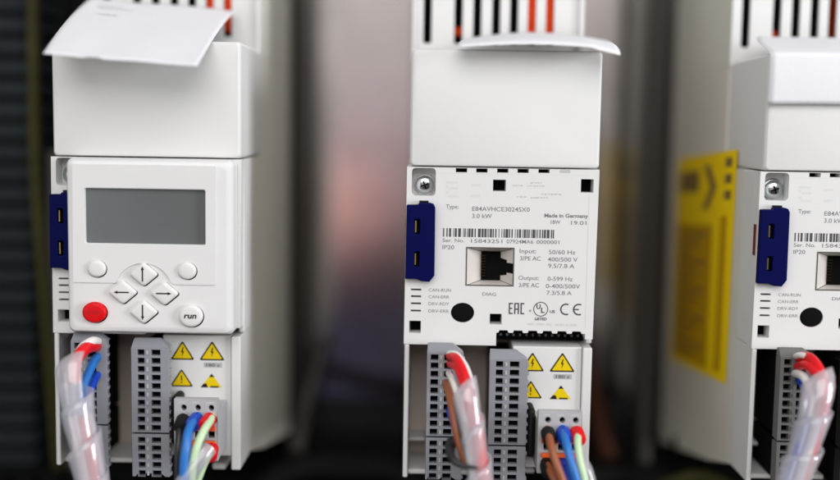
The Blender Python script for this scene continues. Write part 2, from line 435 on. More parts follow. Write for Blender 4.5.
# phillips screw in its pocket
m = MB()
c = (6.5, -6.7, -6.3)
m.lathe(c, (0, 0, 1), [(4.1, 0.02), (4.1, 0.5)], 32)                       # washer
m.lathe(c, (0, 0, 1), [(3.45, 0.55), (3.45, 1.5), (3.25, 2.2), (2.7, 2.8), (1.9, 3.15), (0.9, 3.3), (0.02, 3.33)], 32)
screw = part(m, 'screw', [STEEL], ang=50)
m = MB()
for a_ in (20, 110):
    t = math.radians(a_); d = Vector((math.cos(t), math.sin(t))); n = Vector((-d.y, d.x))
    pts = [(6.5+d.x*s*1.55+n.x*q*w, -6.7+d.y*s*1.55+n.y*q*w) for s, q, w in ((1, 1, .28), (-1, 1, .28), (-1, -1, .28), (1, -1, .28))]
    m.prism(pts, -3.6, -2.9+0.02*(a_ > 50))
part(m, 'cross_recess', [VOIDM], screw)

# blue plug-in memory module
m = MB()
out = [(10.5, -14.6), (9.9, -13.3), (8.6, -12.9), (8.0, -12.9), (4.6, -12.9), (4.2, -13.6), (0.1, -13.7), (-0.1, -40.8), (3.8, -40.8), (6.0, -41.6), (8.8, -41.8), (10.6, -39.4)]
sl = [rrect(3.1, 5.0, -24.3, -18.9, 0.3, 2), rrect(3.1, 5.0, -36.2, -30.8, 0.3, 2)]
m.prism(out, 0.1, 3.0, sl, floor=(0.5, 1))
blue = part(m, 'memory_module', [NAVY, VOIDM], bevel=0.35)
m = MB(); m.box(3.3, 3.75, -23.7, -19.5, 0.6, 2.3); m.box(3.3, 3.75, -35.6, -31.4, 0.6, 2.3)
part(m, 'contact', [GOLD], blue)
m = MB(); m.box(4.7, 8.0, -12.85, -12.2, 0.1, 1.6); m.box(-0.3, -0.1, -31, -19.5, -4.5, -1.5, 1)
part(m, 'latch_tab', [BLACK, INKR], blue, bevel=0.15)

# diagnostic socket
m = MB()
O = [(22.2, -29.1), (39.7, -29.1), (39.7, -43.2), (22.2, -43.2)]; I = [(27.9, -31.0), (35.2, -31.0), (35.2, -42.0), (27.9, -42.0)]
for i in range(4):
    j = (i+1) % 4
    m.poly([(*O[i], 0.05), (*O[j], 0.05), (*I[j], -5.6), (*I[i], -5.6)], 0)
m.flat([I[0], I[1], I[2], I[3]], -5.55, 1)
def onwall(x, y): return (x, y, -5.6+5.65*(x-35.2)/4.5+0.08)
m.poly([onwall(35.1, -33.4), onwall(37.3, -33.9), onwall(37.3, -39.5), onwall(35.1, -40.1)], 1)
m.poly([tuple(add(onwall(37.2, -34.9), (0, 0, .03))), tuple(add(onwall(39.65, -34.9), (0, 0, .03))), tuple(add(onwall(39.65, -38.6), (0, 0, .03))), tuple(add(onwall(37.2, -38.6), (0, 0, .03)))], 1)
for q in ((22.1, 22.5, -43.3, -29), (39.4, 39.8, -43.3, -29)): m.box(*q, -0.3, 0.12, 2)
for q in ((22.5, 39.4, -29.35, -29.0), (22.5, 39.4, -43.3, -42.95)): m.box(*q, -0.3, 0.12, 2)
for (ax_, ay_), (bx_, by_) in zip(O, I):
    m.tube([(ax_, ay_, 0.0), (bx_, by_, -5.5)], 0.16, 6, 2, smooth=False)
sock = part(m, 'diagnostic_socket', [JACK, VOIDM, DEDGE], recalc=False, smooth=False)
m = MB()
for i in range(8):
    y = -32.6-i*1.08; m.box(28.0, 29.6, y-.2, y+.2, -5.5, -4.6)
part(m, 'contact_row', [mat('dull_gold', (0.07, 0.05, 0.025), 0.35, metal=1, var=0.1)], sock)

# pluggable terminal strips
def terminal(x0, zf, c1, c2, w, s):
    Y = lambda y: 14.05+(y-14.05)*s
    m = MB()
    def blk(yt, yb, ys, slope):
        hs = []
        for y in ys: hs += [rect(x0+c1[0], x0+c1[1], y-1.1, y+1.1), rect(x0+c2[0], x0+c2[1], y-1.1, y+1.1)]
        m.prism(rect(x0, x0+w, yb, yt), zf-3, zf, hs, floor=(zf-2.6, 1))
        m.box(x0, x0+w-2.2, yb+.2, yt-.2, zf-5.5, zf-3.01); m.box(x0+1.0, x0+w-5.0, yb+.5, yt-.5, -26.3, zf-5.51, 1)
        if slope:
            A = [(x0, yt+.02, zf-5.5), (x0+w, yt+.02, zf-5.5), (x0+w, yt+.02, zf-.1), (x0, yt+.02, zf-.1)]
            B = [(x0+.3, yt+2.9, zf-5.5), (x0+w-4, yt+2.9, zf-5.5), (x0+w-4, yt+2.9, zf-3.6), (x0+.3, yt+2.9, zf-3.6)]
            va, vb = [m.v(p) for p in A], [m.v(p) for p in B]
            m.bridge(va, vb); m.face(vb); m.face(list(reversed(va)))
        for y in ys:                      # release clips beside the holes
            m.box(x0+c1[1]+.7, x0+c1[1]+1.5, y-.75, y+.75, zf+.02, zf+.35, 2)
            m.box(x0+w-.9, x0+w+.5, y-.9, y+.3, zf-2.5, zf-.3)
    blk(Y(-71.6), Y(-104.2), [Y(-73.35-3.24*i) for i in range(10)], True)
    blk(Y(-104.9), Y(-121.5), [Y(-107.2-3.24*i) for i in range(5)], False)
    return part(m, 'terminal_strip', [TERM, VOIDM, PGREY], bevel=0.18)
terminal(31.1, 9.0, (2.3, 4.85), (7.35, 10.7), 13.85, 0.968)
terminal(8.4, 7.0, (1.4, 4.1), (6.3, 9.3), 13.3, 0.949)

# white inner cover carrying the warning stickers, power connector below
m = MB(); m.box(40.2, 65.9, -112.0, -65.9, -26.3, -1.6); part(m, 'terminal_cover', [WHITE], bevel=0.5)
def tri(cx, yt, yb, hw, bolt=True, small=False):
    m = MB(); z = -1.52
    o_ = round_poly([(cx, yt), (cx-hw, yb), (cx+hw, yb)], 0.8, 4); m.prism(o_, -1.58, z, mi=1)
    k = 0.80
    cy = yb+(yt-yb)*0.36
    i_ = round_poly([(cx, cy+(yt-cy)*k), (cx-hw*k, cy+(yb-cy)*k), (cx+hw*k, cy+(yb-cy)*k)], 0.5, 3); m.prism(i_, z+.005, z+.04, mi=0)
    h = yt-yb
    if bolt: m.flat([(cx+.1, yb+h*.66), (cx-.55, yb+h*.40), (cx-.05, yb+h*.40), (cx-.25, yb+h*.15), (cx+.6, yb+h*.45), (cx+.12, yb+h*.45), (cx+.5, yb+h*.66)], z+.06, 1)
    else: m.flat(rect(cx-.22, cx+.22, yb+h*.34, yb+h*.62), z+.06, 1); m.flat(rect(cx-.22, cx+.22, yb+h*.2, yb+h*.28), z+.06, 1)
    return part(m, 'warning_sticker', [YELLOW, BLACK], smooth=False)
tri(47.6, -68.0, -75.25, 4.5); tri(58.7, -67.9, -75.3, 4.8)
tri(47.2, -78.7, -85.5, 4.4, False)
m = MB()                                                            # the smaller hot-surface sticker
cx = 58.5; z = -1.55
m.flat([(cx, -80.4), (cx-4.2, -85.7), (cx+3.8, -85.7)], z, 0)
m.flat([(cx, -80.4), (cx-1.0, -81.7), (cx+1.0, -81.7)], z+.02, 1); m.flat([(cx-4.2, -85.7), (cx-3.0, -84.2), (cx-1.9, -84.2), (cx-1.4, -85.7)], z+.02, 1)
m.flat(rect(cx-.6, cx+2.6, -85.7, -85.1), z+.02, 1)
part(m, 'hot_surface_sticker', [YELLOW, BLACK], smooth=False)
m = MB(); m.flat(rect(55.6, 62.4, -78.0, -76.2), -1.54, 1); m.text('180 s', 56.5, -77.7, 1.2, 4.9, z=-1.5)
part(m, 'time_sticker', [INK, PGREY], recalc=False, smooth=False)

m = MB()
hs = [ell(x, -88.9, 1.0, 1.1, 16) for x in (51.9, 57.0, 61.8)]+[rect(x-1.15, x+1.15, -99.9, -97.6) for x in (51.7, 56.9, 61.8)]
hs += [ell(x, -93.2, 2.0, 1.8, 16) for x in (51.7, 57.1, 61.9)]+[ell(x, -104.4, 2.0, 1.8, 16) for x in (51.7, 57.1, 61.9)]
m.prism(rect(48.4, 64.2, -108.5, -85.7), 13.0, 16.4, hs, floor=(13.3, 1))
m.box(48.5, 64.1, -108.4, -90.2, -1.55, 12.95)
pc = part(m, 'power_connector', [PGREY, VOIDM], bevel=0.25)
m = MB()
for x in (51.7, 56.9, 61.6):
    m.box(x-2.1, x+1.9, -97.1, -95.4, 16.45, 17.9); m.box(x-2.1, x+1.9, -102.3, -100.7, 16.45, 17.9)
part(m, 'release_lever', [ORANGE], pc, bevel=0.3)
m = MB()
for x0, x1 in ((50.0, 52.5), (54.9, 57.6), (59.7, 62.9)): m.flat(rect(x0, x1, -87.3, -86.7), 16.45)
part(m, 'connector_print', [INKF], pc, recalc=False, smooth=False)
m = MB(); m.loft(rrect(45.2, 48.3, -105.5, -87.0, 1.5, 5), [(0, -1.5), (0, 6.5), (0.5, 7.8), (1.2, 8.3)])
part(m, 'shield_clip', [BLACK])

# ------------------------------------------------------------------ three drives
drive_one = copy_tree(drive); drive_one.location = conv(add(O1, PB))
drive_one['label'] = 'white frequency inverter carrying the operator keypad with display'
drive_three = copy_tree(drive); drive_three.location = conv(add(O3, PB))
drive_three['label'] = 'white frequency inverter with large yellow label on its grey side'
TSHADE = mat('terminal_grey_shaded', (0.15, 0.15, 0.145), 0.5, var=0.06, spec=0.25)  # shade of this drive's recess put into darker strip colours
TSHADE_DEEP = mat('terminal_deep_shaded', (0.022, 0.022, 0.022), 0.5, var=0.1, spec=0.25)
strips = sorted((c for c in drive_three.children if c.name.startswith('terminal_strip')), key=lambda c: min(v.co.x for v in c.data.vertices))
for c, mt in zip(strips, (TSHADE, TSHADE_DEEP)):
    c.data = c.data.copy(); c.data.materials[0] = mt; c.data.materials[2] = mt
# yellow label on its side
m = MB()
def side(z, y, out=0.0): return (0.5-out, y, z)
A, B, C_, D = (-134, 1.0), (-32.5, 7.5), (-34.2, -87.0), (-134, -97.5)
def uv(u, v):
    p = (A[0]*(1-u)+B[0]*u, A[1]*(1-u)+B[1]*u); q = (D[0]*(1-u)+C_[0]*u, D[1]*(1-u)+C_[1]*u)
    return p[0]*(1-v)+q[0]*v, p[1]*(1-v)+q[1]*v
def patch(u0, u1, v0, v1, o, mi):
    m.poly([side(*uv(u, v), o) for u, v in ((u0, v0), (u1, v0), (u1, v1), (u0, v1))], mi)
patch(0, 1, 0, 1, 0.15, 0)
patch(0.06, 0.42, 0.07, 0.17, 0.25, 1)
m.poly([side(*uv(u, v), 0.25) for u, v in ((.50, .05), (.60, .05), (.72, .15), (.60, .25), (.50, .25), (.62, .15))], 1)
for k in range(3): patch(0.84, 0.94, 0.03+.07*k, 0.07+.07*k, 0.25, 1)
patch(0.05, 0.68, 0.32, 0.97, 0.25, 2)
patch(0.80, 0.90, 0.28, 0.96, 0.25, 2)
for k in range(14): patch(0.09, 0.6-.13*((k*7) % 3), 0.36+.043*k, 0.375+.043*k, 0.3, 1)
o = m.build('side_label', [YELLAB, INKF, OCHRE], drive_three, base=PB, smooth=False); o['label'] = 'yellow warning label with darker printed blocks'
o.data.materials[1] = mat('brown_print', (0.22, 0.13, 0.02), 0.5, var=0.05)
m = MB(); m.lathe((0.55, -135.0, -118), (-1, 0, 0), [(3.2, 0), (3.2, 0.8), (2.2, 1.5)], 20)
m.build('side_plug', [BLACK], drive_three, base=PB)

# ------------------------------------------------------------------ keypad on drive one
kb = add(O1, (38.9, -32.3, 0.25))
key = thing('operator_keypad', kb, 'white operator keypad with grey display and red stop button', 'keypad')
KB = (38.9, -32.3, 0.25)
def kpart(mb, name, mats, parent=None, **k): return mb.build(name, mats, parent or key, base=KB, **k)
def diamond(cx, cy, hw=5.4, hh=4.55): return round_poly([(cx+hw, cy), (cx, cy+hh), (cx-hw, cy), (cx, cy-hh)], 1.3, 5)
BT = {'up': (36.2, -41.6), 'down': (36.1, -55.4), 'left': (28.6, -48.3), 'right': (43.7, -48.5)}
def shift(pts, dx, dy, g=0.25):
    cx = sum(p[0] for p in pts)/len(pts); cy = sum(p[1] for p in pts)/len(pts)
    return [((p[0]-cx)*(1+g/5)+cx+dx, (p[1]-cy)*(1+g/5)+cy+dy) for p in pts]
softs = [ell(19.3, -39.8, 3.35, 3.1), ell(52.0, -40.1, 3.3, 3.1)]
stop = ell(18.3, -55.8, 4.3, 3.75); run = ell(53.3, -56.6, 4.3, 4.0)
arr = [diamond(*c) for c in BT.values()]
win = rrect(15.2, 58.6, -30.7, -10.8, 0.7, 4)
m = MB()
m.loft(rrect(8.1, 68.5, -63.7, -0.1, 2.2, 6), [(0, 0.25), (0, 6.2), (0.25, 7.6), (0.9, 8.7), (2.0, 9.2), (2.8, 9.3)],
       [shift(p, 0.22, -0.22) for p in softs+[stop, run]+arr]+[win], 1.6, 0, 1)
kpart(m, 'keypad_body', [KEYW, VOIDM], ang=30)
# raised face plate stepping round the arrow keys
m = MB()
outl = [(62.6, -2.2), (11.0, -2.2), (10.6, -45.0), (26.0, -45.0)]
for i in range(0, 15):
    t = math.radians(162-i*(162-18)/14); outl.append((36.2+10.6*math.cos(t), -48.2+10.6*math.sin(t)))
outl += [(47.5, -45.2), (62.1, -45.2)]
# trims of the openings that cross the plate
hsp = [shift(p, 0.22, -0.22, 0.35) for p in softs]+[rrect(15.0, 58.8, -30.9, -10.6, 0.8, 4)]
m.prism(round_poly(outl, 0.45, 2), 9.25, 9.75, hsp, back=False)
kpart(m, 'face_plate', [KEYW], bevel=0.18)
m = MB(); m.prism(win, 7.75, 8.1); kpart(m, 'display', [LCD])
def btn(name, pts, matl, top, glyph=None, par=None, dome=0.35):
    m = MB(); m.loft(pts, [(0, 7.8), (0, top-.7), (0.15, top-.3), (0.45, top-.05), (0.9, top+.08), (1.6, top+dome*.5)])
    o = kpart(m, name, [matl], ang=35); return o
for p in softs: btn('soft_button', p, BTN, 10.6)
o = btn('stop_button', stop, RED, 11.2); o['label'] = 'red stop button'
m = MB(); m.text('STOP', 15.6, -56.3, 1.1, 5.3, z=11.42, bold=0.01); kpart(m, 'lettering', [mat('stop_print', (0.36, 0.006, 0.008), 0.5, var=0.1)], o, recalc=False, smooth=False)
o = btn('run_button', run, BTN, 10.8)
m = MB(); m.text('run', 51.0, -57.3, 2.0, 4.4, z=11.02, bold=0.03, slant=0.18); kpart(m, 'lettering', [BLACK], o, recalc=False, smooth=False)
for (k, c), p in zip(BT.items(), arr):
    o = btn('arrow_button', p, BTN, 10.5)
    d = {'up': (0, 1), 'down': (0, -1), 'left': (-1, 0), 'right': (1, 0)}[k]; n = (-d[1], d[0])
    m = MB(); P = lambda s, q: (c[0]-.15+d[0]*s+n[0]*q, c[1]+.05+d[1]*s+n[1]*q)
    L = 2.65
    m.flat([P(-L, .25), P(-L, -.25), P(L-.8, -.25), P(L-.8, .25)], 10.74); m.flat([P(L-1.1, .6), P(L-1.1, -.6), P(L+.25, 0)], 10.745)
    kpart(m, 'arrow_symbol', [BLACK], o, recalc=False, smooth=False)

# ------------------------------------------------------------------ paper sheets on the drives
GP = 'paper sheets lying on the drives'
def sheet(pts_fn, nu, nv, off, label, name='paper_sheet'):
    m = MB(); V = [[m.v(add(off, pts_fn(i/nu, j/nv))) for i in range(nu+1)] for j in range(nv+1)]
    for j in range(nv):
        for i in range(nu): m.face([V[j][i], V[j][i+1], V[j+1][i+1], V[j+1][i]])
    base = add(off, (35, 40.5, -20))
    o = m.build(name, [PAPER], base=base, ang=80); o.location = conv(base)
    md = o.modifiers.new('thickness', 'SOLIDIFY'); md.thickness = 0.12*MM; md.offset = 1
    tag(o, label, 'paper', GP); return o
def lerp(a, b, t): return a+(b-a)*t
def p_one(u, v):
    fr = (lerp(7.4, 59.9, u), lerp(35.4, 32.2, u)+1.0*math.sin(u*math.pi)*-0.2, lerp(27.5, 29, u))
    bk = (lerp(1.2, 59.5, u), lerp(62.5, 58.3, u), -47)
    w = v**0.95
    x, y, z = (lerp(p, q, w) for p, q in zip(fr, bk))
    y += 1.6*math.sin(v*math.pi)*(0.3+.5*u) + 0.35*math.sin(u*7+v*3)*v
    x += -3.0*math.sin(v*math.pi)*(1-u)*0.4
    y += 0.5*math.sin(u*11+1.0)*math.sin(v*5+.5)*(1-v)*.5+(0.5 if v == 0 and .28 < u < .40 else 0); z += 0.7*math.sin(u*5.2)*(1-v)
    return x, y, z
sh = sheet(p_one, 30, 30, O1, 'white paper sheet drooping forward off the drive with the keypad')
m = MB(); rp = random.Random(4)
for v0, u0, u1 in ((.86, .10, .24), (.80, .12, .34), (.66, .16, .28)):
    u = u0
    while u < u1:
        du = rp.uniform(.012, .03)
        m.poly([add(O1, p_one(a_, b_), (0, .3, .22)) for a_, b_ in ((u, v0), (u+du, v0), (u+du, v0+.022), (u, v0+.022))]); u += du+.012
m.build('faint_print', [PALE], sh, base=add(O1, (35, 40.5, -20)), recalc=False, smooth=False)
def p_two(u, v):
    x = lerp(17.4, 73.8, u)+lerp(0, 4.0, v)*(0.6+u*.4)+(2.5*v if u < .02 else 0)
    front = 42.3+1.35*math.sin(min(1, u*1.12)*math.pi*0.95)-2.2*max(0, u-.82)/.18*(u > .82)
    back = 49.5+3.2*math.sin(u*math.pi*.95)
    y = lerp(front, back, v**0.6); return x, y, lerp(12+1.5*u, -46, v)
sheet(p_two, 40, 24, O2, 'white paper sheet with curled edge on the drive between the others')
def p_three(u, v):
    x = lerp(0.5, 76, u)
    # v: 0 hanging lower edge .. 1 back edge on the grille
    s = v*66
    if s < 14.0: y, z = 24.3+s*1.25, 2.6+0.5*math.sin(s*.2)
    else:
        t = (s-14.0)/52.0; y = 41.8+10.0*t**0.75; z = 3.0-44*t**1.05
    x += 8.0*max(0, v-.22)/.78-2.0*math.sin(max(0, v-.22)/.78*math.pi)
    y += 0.35*math.sin(u*6.0)*(1-v) ; z += 0.5*math.sin(u*4.0+1)*(1-v)
    return x, y, z
sheet(p_three, 30, 50, O3, 'white paper sheet folded down over the front of the drive with yellow side label')

# ------------------------------------------------------------------ wires and spiral wrap
def wrap_part(parent, base, axis, R0, pitch, flare, s0, s1, phase=0.0, name='spiral_wrap', wfac=1.12):
    P = smooth_path(axis, 24); F = frames(P)
    L = [0.0]
    for p, q in zip(P, P[1:]): L.append(L[-1]+(q-p).length)
    def at(s):
        s = max(0, min(L[-1]-1e-4, s))
        for i in range(len(L)-1):
            if L[i+1] >= s:
                t = (s-L[i])/(L[i+1]-L[i]); T, u, w = F[i]; T2, u2, w2 = F[i+1]
                return P[i].lerp(P[i+1], t), u.lerp(u2, t).normalized(), w.lerp(w2, t).normalized()
    m = MB(); NV = 6; per = 36; turns = (s1-s0)/pitch; N = int(turns*per); rows = []
    rn = random.Random(5)
    for k in range(N+1):
        a = 2*math.pi*k/per+phase; sc = s0+pitch*k/per; row = []
        for j in range(NV+1):
            v = j/NV; s = sc+pitch*wfac*v; p, u, w = at(s)
            r = R0+flare*(1-v)+0.25*math.sin(a*.5+1.3)
            row.append(m.v(p+(u*math.cos(a)+w*math.sin(a))*r))
        rows.append(row)
    for p, q in zip(rows, rows[1:]):
        for j in range(NV): m.face([p[j], p[j+1], q[j+1], q[j]])
    o = m.build(name, [WRAP], parent, base=base, ang=70, recalc=False)
    md = o.modifiers.new('thickness', 'SOLIDIFY'); md.thickness = 0.6*MM; md.offset = 1
    return o
def wire(parent, base, pts, r, matl, name='wire'):
    m = MB(); m.tube(pts, r, 14); return m.build(name, [matl], parent, base=base, ang=60)
def off_axis(axis, du, dz, jit=0.0):
    return [(p[0]+du, p[1], p[2]+dz) for p in axis]
GC = 'control cables in clear spiral wrap'

def control_cable(O, axis, label, R0, pitch, flare, s0, loose, inside):
    base = add(O, axis[0]); axis = [add(O, p) for p in axis]
    t = thing('control_cable', base, label, 'cable', GC)
    for (dx, dz, r, mt) in inside: wire(t, base, off_axis(axis[3:], dx, dz), r, mt)
    for pts, r, mt in loose: wire(t, base, [add(O, p) for p in pts], r, mt)
    P = smooth_path(axis, 12); L = sum((q-p).length for p, q in zip(P, P[1:]))
    wrap_part(t, base, axis, R0, pitch, flare, s0, L-2)
    return t
# middle drive
ax2 = [(19.6, -69.5, 16), (21.3, -73, 23), (22.4, -77.7, 27), (23.5, -84.2, 29), (25.0, -92.7, 30), (26.9, -104.8, 31), (28.9, -116, 32), (31, -128, 33)]
control_cable(O2, ax2, 'spiral wrapped cable with red and brown wires fanning into the bare drive', 4.0, 14.2, 1.0, 9.5,
  [([(16.3, -69.9, -1), (16.9, -67.9, 8), (18.9, -67.2, 17), (21.5, -71.3, 24), (23.4, -78.5, 28), (24.0, -86.2, 30)], 1.7, W_RED),
   ([(16.5, -72.9, -1), (17.3, -70.6, 10), (19.2, -69.9, 20), (21.6, -75.2, 26.5), (23.0, -82.4, 29.5), (24.0, -90, 31)], 1.5, W_RED),
   ([(16.2, -69.6, -1), (16.7, -67, 9), (19.1, -66.3, 15), (22.3, -69.9, 21), (24.4, -76.6, 24)], 1.2, W_WHITE),
   ([(16.1, -76.1, -1), (16.5, -74.2, 11), (17.8, -74.9, 22), (20.3, -81.4, 28.5), (22.2, -89.1, 31)], 1.1, W_WHITE),
   ([(15.3, -78.8, -1), (15.7, -78.2, 12), (16.9, -80.5, 22), (18.3, -87.2, 27), (20.0, -93.9, 29), (22.4, -101.6, 30)], 1.5, W_BROWN),
   ([(17.1, -78.8, -1), (17.8, -78.7, 14), (19.2, -82.4, 24), (20.7, -89.1, 29), (22.3, -95.9, 31)], 1.35, W_BLACK),
   ([(16.2, -89.0, -1), (16.9, -88.8, 7), (18.1, -90.2, 16), (20.0, -95, 24)], 1.3, W_NAVY),
   ([(17.6, -95.0, 25), (16.8, -96.2, 29), (17.6, -98.6, 33), (21.0, -100.2, 35.2), (26.4, -100.6, 36.2)], lambda t: 1.9*(1-t)**.6+0.2, W_BLACK)],
  [(-2.0, 1.6, 1.4, W_WHITE), (0.9, 1.9, 1.6, W_RED), (0.1, -1.6, 1.4, W_BROWN), (-2.4, -0.9, 1.2, W_BLUE), (2.4, 1.0, 1.4, W_RED)])
# keypad drive
ax1 = [(15.2, -68.5, 17), (14.9, -72.5, 22.5), (16.0, -79, 26), (17.8, -89, 28), (20.4, -99.3, 30), (23, -111.4, 31), (26, -124, 32), (29, -137, 33)]
control_cable(O1, ax1, 'spiral wrapped cable with white wires hanging from the keypad drive', 5.0, 14.2, 1.4, 5.0,
  [([(17.5, -70.5, -1), (17.6, -68.3, 10), (17.0, -67.9, 19), (15.6, -71.5, 24), (15.9, -78, 26.5)], 2.2, W_RED),
   ([(17.8, -69.8, -1), (18.2, -66.7, 9), (17.6, -66.2, 14), (15.4, -68.5, 18), (14.6, -75, 22)], 1.7, W_WHITE),
   ([(17.8, -73, -1), (18.2, -73.0, 9), (17.9, -75.5, 14), (17.0, -80, 19), (16.6, -86, 22)], 1.6, W_BLUE),
   ([(17.8, -79.5, -1), (18.1, -80, 9), (17.9, -83, 14), (17.2, -88, 19), (17.4, -94, 23)], 1.5, W_NAVY),
   ([(19.5, -106, 20), (21.4, -115, 21), (24.2, -126, 22)], 1.4, W_BLACK)],
  [(-1.4, 2.4, 2.0, W_WHITE), (1.9, 2.2, 1.6, W_RED), (-3.0, 0.6, 1.4, W_BLUE), (0.6, -2.2, 1.4, W_BLUE), (3.2, -1.0, 1.4, W_WHITE)])
# right-hand drive
ax3 = [(15.0, -66.5, 18), (16.0, -70.7, 24), (15.6, -75.0, 27), (13.6, -82.6, 29), (11.3, -91.2, 30), (8.0, -101.6, 31), (5.2, -110.5, 32), (1.5, -122, 33), (-2, -133, 34)]
control_cable(O3, ax3, 'spiral wrapped cable with red and white wires below the yellow labelled drive', 4.9, 13.2, 1.2, 6.5,
  [([(15.6, -69.5, -1), (15.2, -66.4, 9), (15.9, -65.4, 17), (17.4, -69.2, 23), (17.7, -75, 27), (16.6, -82, 29)], 1.8, W_RED),
   ([(15.6, -72.5, -1), (14.4, -69.5, 10), (14.2, -67.6, 18), (15.9, -70.2, 25), (16.6, -76, 29.5), (15, -83, 31)], 1.6, W_RED),
   ([(15.6, -69.3, -1), (13.6, -66.0, 9), (14.2, -64.9, 14), (16.6, -65.8, 17), (18.4, -69.0, 20)], 1.1, W_WHITE),
   ([(15.0, -75.0, -1), (13.4, -72.0, 12), (13.0, -72.2, 21), (13.4, -77, 26.5), (12.8, -84, 29)], 1.5, W_WHITE),
   ([(16.0, -76.7, -1), (15.4, -75.8, 10), (14.4, -79.6, 20), (13.8, -86.3, 25)], 1.4, W_NAVY)],
  [(0.4, 2.6, 1.7, W_WHITE), (2.0, 2.1, 1.7, W_RED), (-2.6, 1.8, 1.6, W_NAVY), (-1.0, -1.0, 1.5, W_BLACK), (2.2, -1.6, 1.3, W_WHITE)])

# power leads with coloured end sleeves
GW = 'power leads plugged into the drives'
def power_leads(O, label, leads, sleeve):
    base = add(O, (57, -97, 16.5)); t = thing('power_lead', base, label, 'cable', GW)
    for bx, by, bcol, d, pts, r, wcol in leads:
        w = wire(t, base, [add(O, (bx, by, 16))]+[add(O, p) for p in pts], r, wcol)
        m = MB(); m.lathe(add(O, (bx, by, 13.5)), d, [(1.6, 0), (1.7, 3), (2.55, 3.6), (2.7, 8.2), (2.5, 9.2), (1.7, 9.6)], 24)
        m.build('end_sleeve', [bcol], w, base=base, ang=40)
    m = MB(); m.tube([add(O, p) for p in sleeve[0]], sleeve[1], 20); m.build('clear_sleeve', [WRAP], t, base=base, ang=60)
    return t
d0 = (0.05, -0.28, 1)
power_leads(O2, 'brown blue and pale green power leads in the bare drive', [
    (51.7, -92.2, BLACK, d0, [(51.82, -93.36, 22), (51.98, -95.17, 27), (53.47, -100.21, 30.5), (55.91, -106.79, 32), (58.92, -116.21, 33)], 1.45, W_BROWN),
    (57.1, -91.9, W_NAVY, d0, [(57.12, -92.99, 22), (57.46, -95.08, 27), (58.76, -100.22, 30), (60.82, -106.8, 31.5), (64.12, -116.22, 32.5)], 1.5, W_BLUE),
    (61.9, -91.9, W_RED, d0, [(61.84, -92.99, 22), (61.43, -95.1, 26), (61.98, -100.24, 29), (63.67, -106.83, 30), (66.02, -116.25, 31)], 1.3, W_GREEN),
    (51.7, -104.2, BLACK, d0, [(52.2, -105.08, 22), (53.78, -107.85, 26), (57.07, -114.4, 29)], 1.4, W_BROWN),
    (57.1, -104.0, W_NAVY, d0, [(57.4, -105.08, 22), (58.98, -108.79, 26), (61.8, -116.31, 28)], 1.5, W_NAVY),
    (61.9, -103.2, W_RED, d0, [(62.04, -104.15, 21), (63.24, -108.81, 25), (65.58, -116.33, 27)], 1.2, W_GREEN)],
    ([(62.57, -101.71, 26), (63.88, -104.05, 27), (65.57, -109.7, 28), (67.45, -117.23, 29)], 3.0))
power_leads(O1, 'black blue and pale yellow power leads in the keypad drive', [
    (51.7, -92.2, BLACK, d0, [(51.4, -94.0, 20), (51.9, -98.6, 24), (51.9, -105.3, 26), (52.1, -119, 27)], 1.4, W_BLACK),
    (57.1, -91.9, W_NAVY, (-0.12, -0.22, 1), [(56.6, -92.5, 21), (56.0, -94.4, 27), (55.9, -98.7, 30.5), (55.4, -105.2, 32), (55.5, -118, 33)], 1.6, W_BLUE),
    (61.9, -91.9, W_RED, (-0.14, -0.22, 1), [(62.3, -92.4, 21), (61.2, -94.5, 27), (59.5, -99.3, 30), (58.3, -105.4, 31), (57.8, -118, 32)], 1.4, W_GREEN),
    (57.1, -104.0, W_NAVY, d0, [(57.6, -104.6, 21), (57.4, -108, 25), (57, -118, 28)], 1.4, W_NAVY),
    (61.9, -102.6, W_RED, d0, [(62.4, -103.6, 22), (60.5, -108, 25), (57, -118, 28)], 1.3, W_GREEN)],
    ([(62.9, -100.6, 26), (60.8, -103.3, 28.5), (58.1, -107, 30.5), (55.1, -111.8, 32), (52.0, -117.5, 32.5), (50, -122, 33)], 3.0))

# ------------------------------------------------------------------ cabinet behind
m = MB(); m.box(-420, 420, -330, 190, -198, -195.05)
o = m.build('mounting_plate', [PLATE], base=(0, 0, -198)); o.location = conv((0, 0, -198))
tag(o, 'dull reflective metal mounting plate behind the drives', 'panel')

def lone_cable(pts, r, matl, label, name='cable', group=None):
    m = MB(); m.tube(pts, r, 14); o = m.build(name, [matl], base=pts[0], ang=60); o.location = conv(pts[0]); tag(o, label, 'cable', group); return o
# black trunking low down
m = MB()
m.box(-418, 418, -260, -156, -195, -192); m.box(-418, 418, -156, -154, -195, -112); m.box(-418, 418, -260, -258, -195, -112)
for i in range(66):
    x = -416+i*12.6; m.box(x, x+8.4, -257.9, -156.1, -114, -112)
o = m.build('cable_trunking', [TRUNK], base=(0, -207, -195), bevel=0.4); o.location = conv((0, -207, -195))
tag(o, 'black slotted cable trunking along the bottom of the plate', 'trunking')
GB = 'loose cables in the dark below the drives'
lone_cable([(-75, -160, -70), (-64, -147, -80), (-48, -143, -95), (-28, -146, -105), (-8, -148, -108), (14, -156, -100)], 5.5, C_BLACK, 'thick black cable sagging between keypad drive and bare drive', group=GB)
lone_cable([(62, -160, -80), (76, -150, -95), (92, -147, -104), (108, -150, -108), (128, -152, -104), (150, -160, -92)], 5.0, C_BLACK, 'thick black cable sagging beside the yellow labelled drive', group=GB)
lone_cable([(103, -153, -150), (100, -140, -160), (96, -120, -172), (91, -102, -182), (85, -90, -187)], 4.5, mat('cable_dark_brown', (0.075, 0.026, 0.014), 0.7, var=0.3, spec=0.15), 'dark brown cable rising from the trunking beside the bare drive', group=GB)
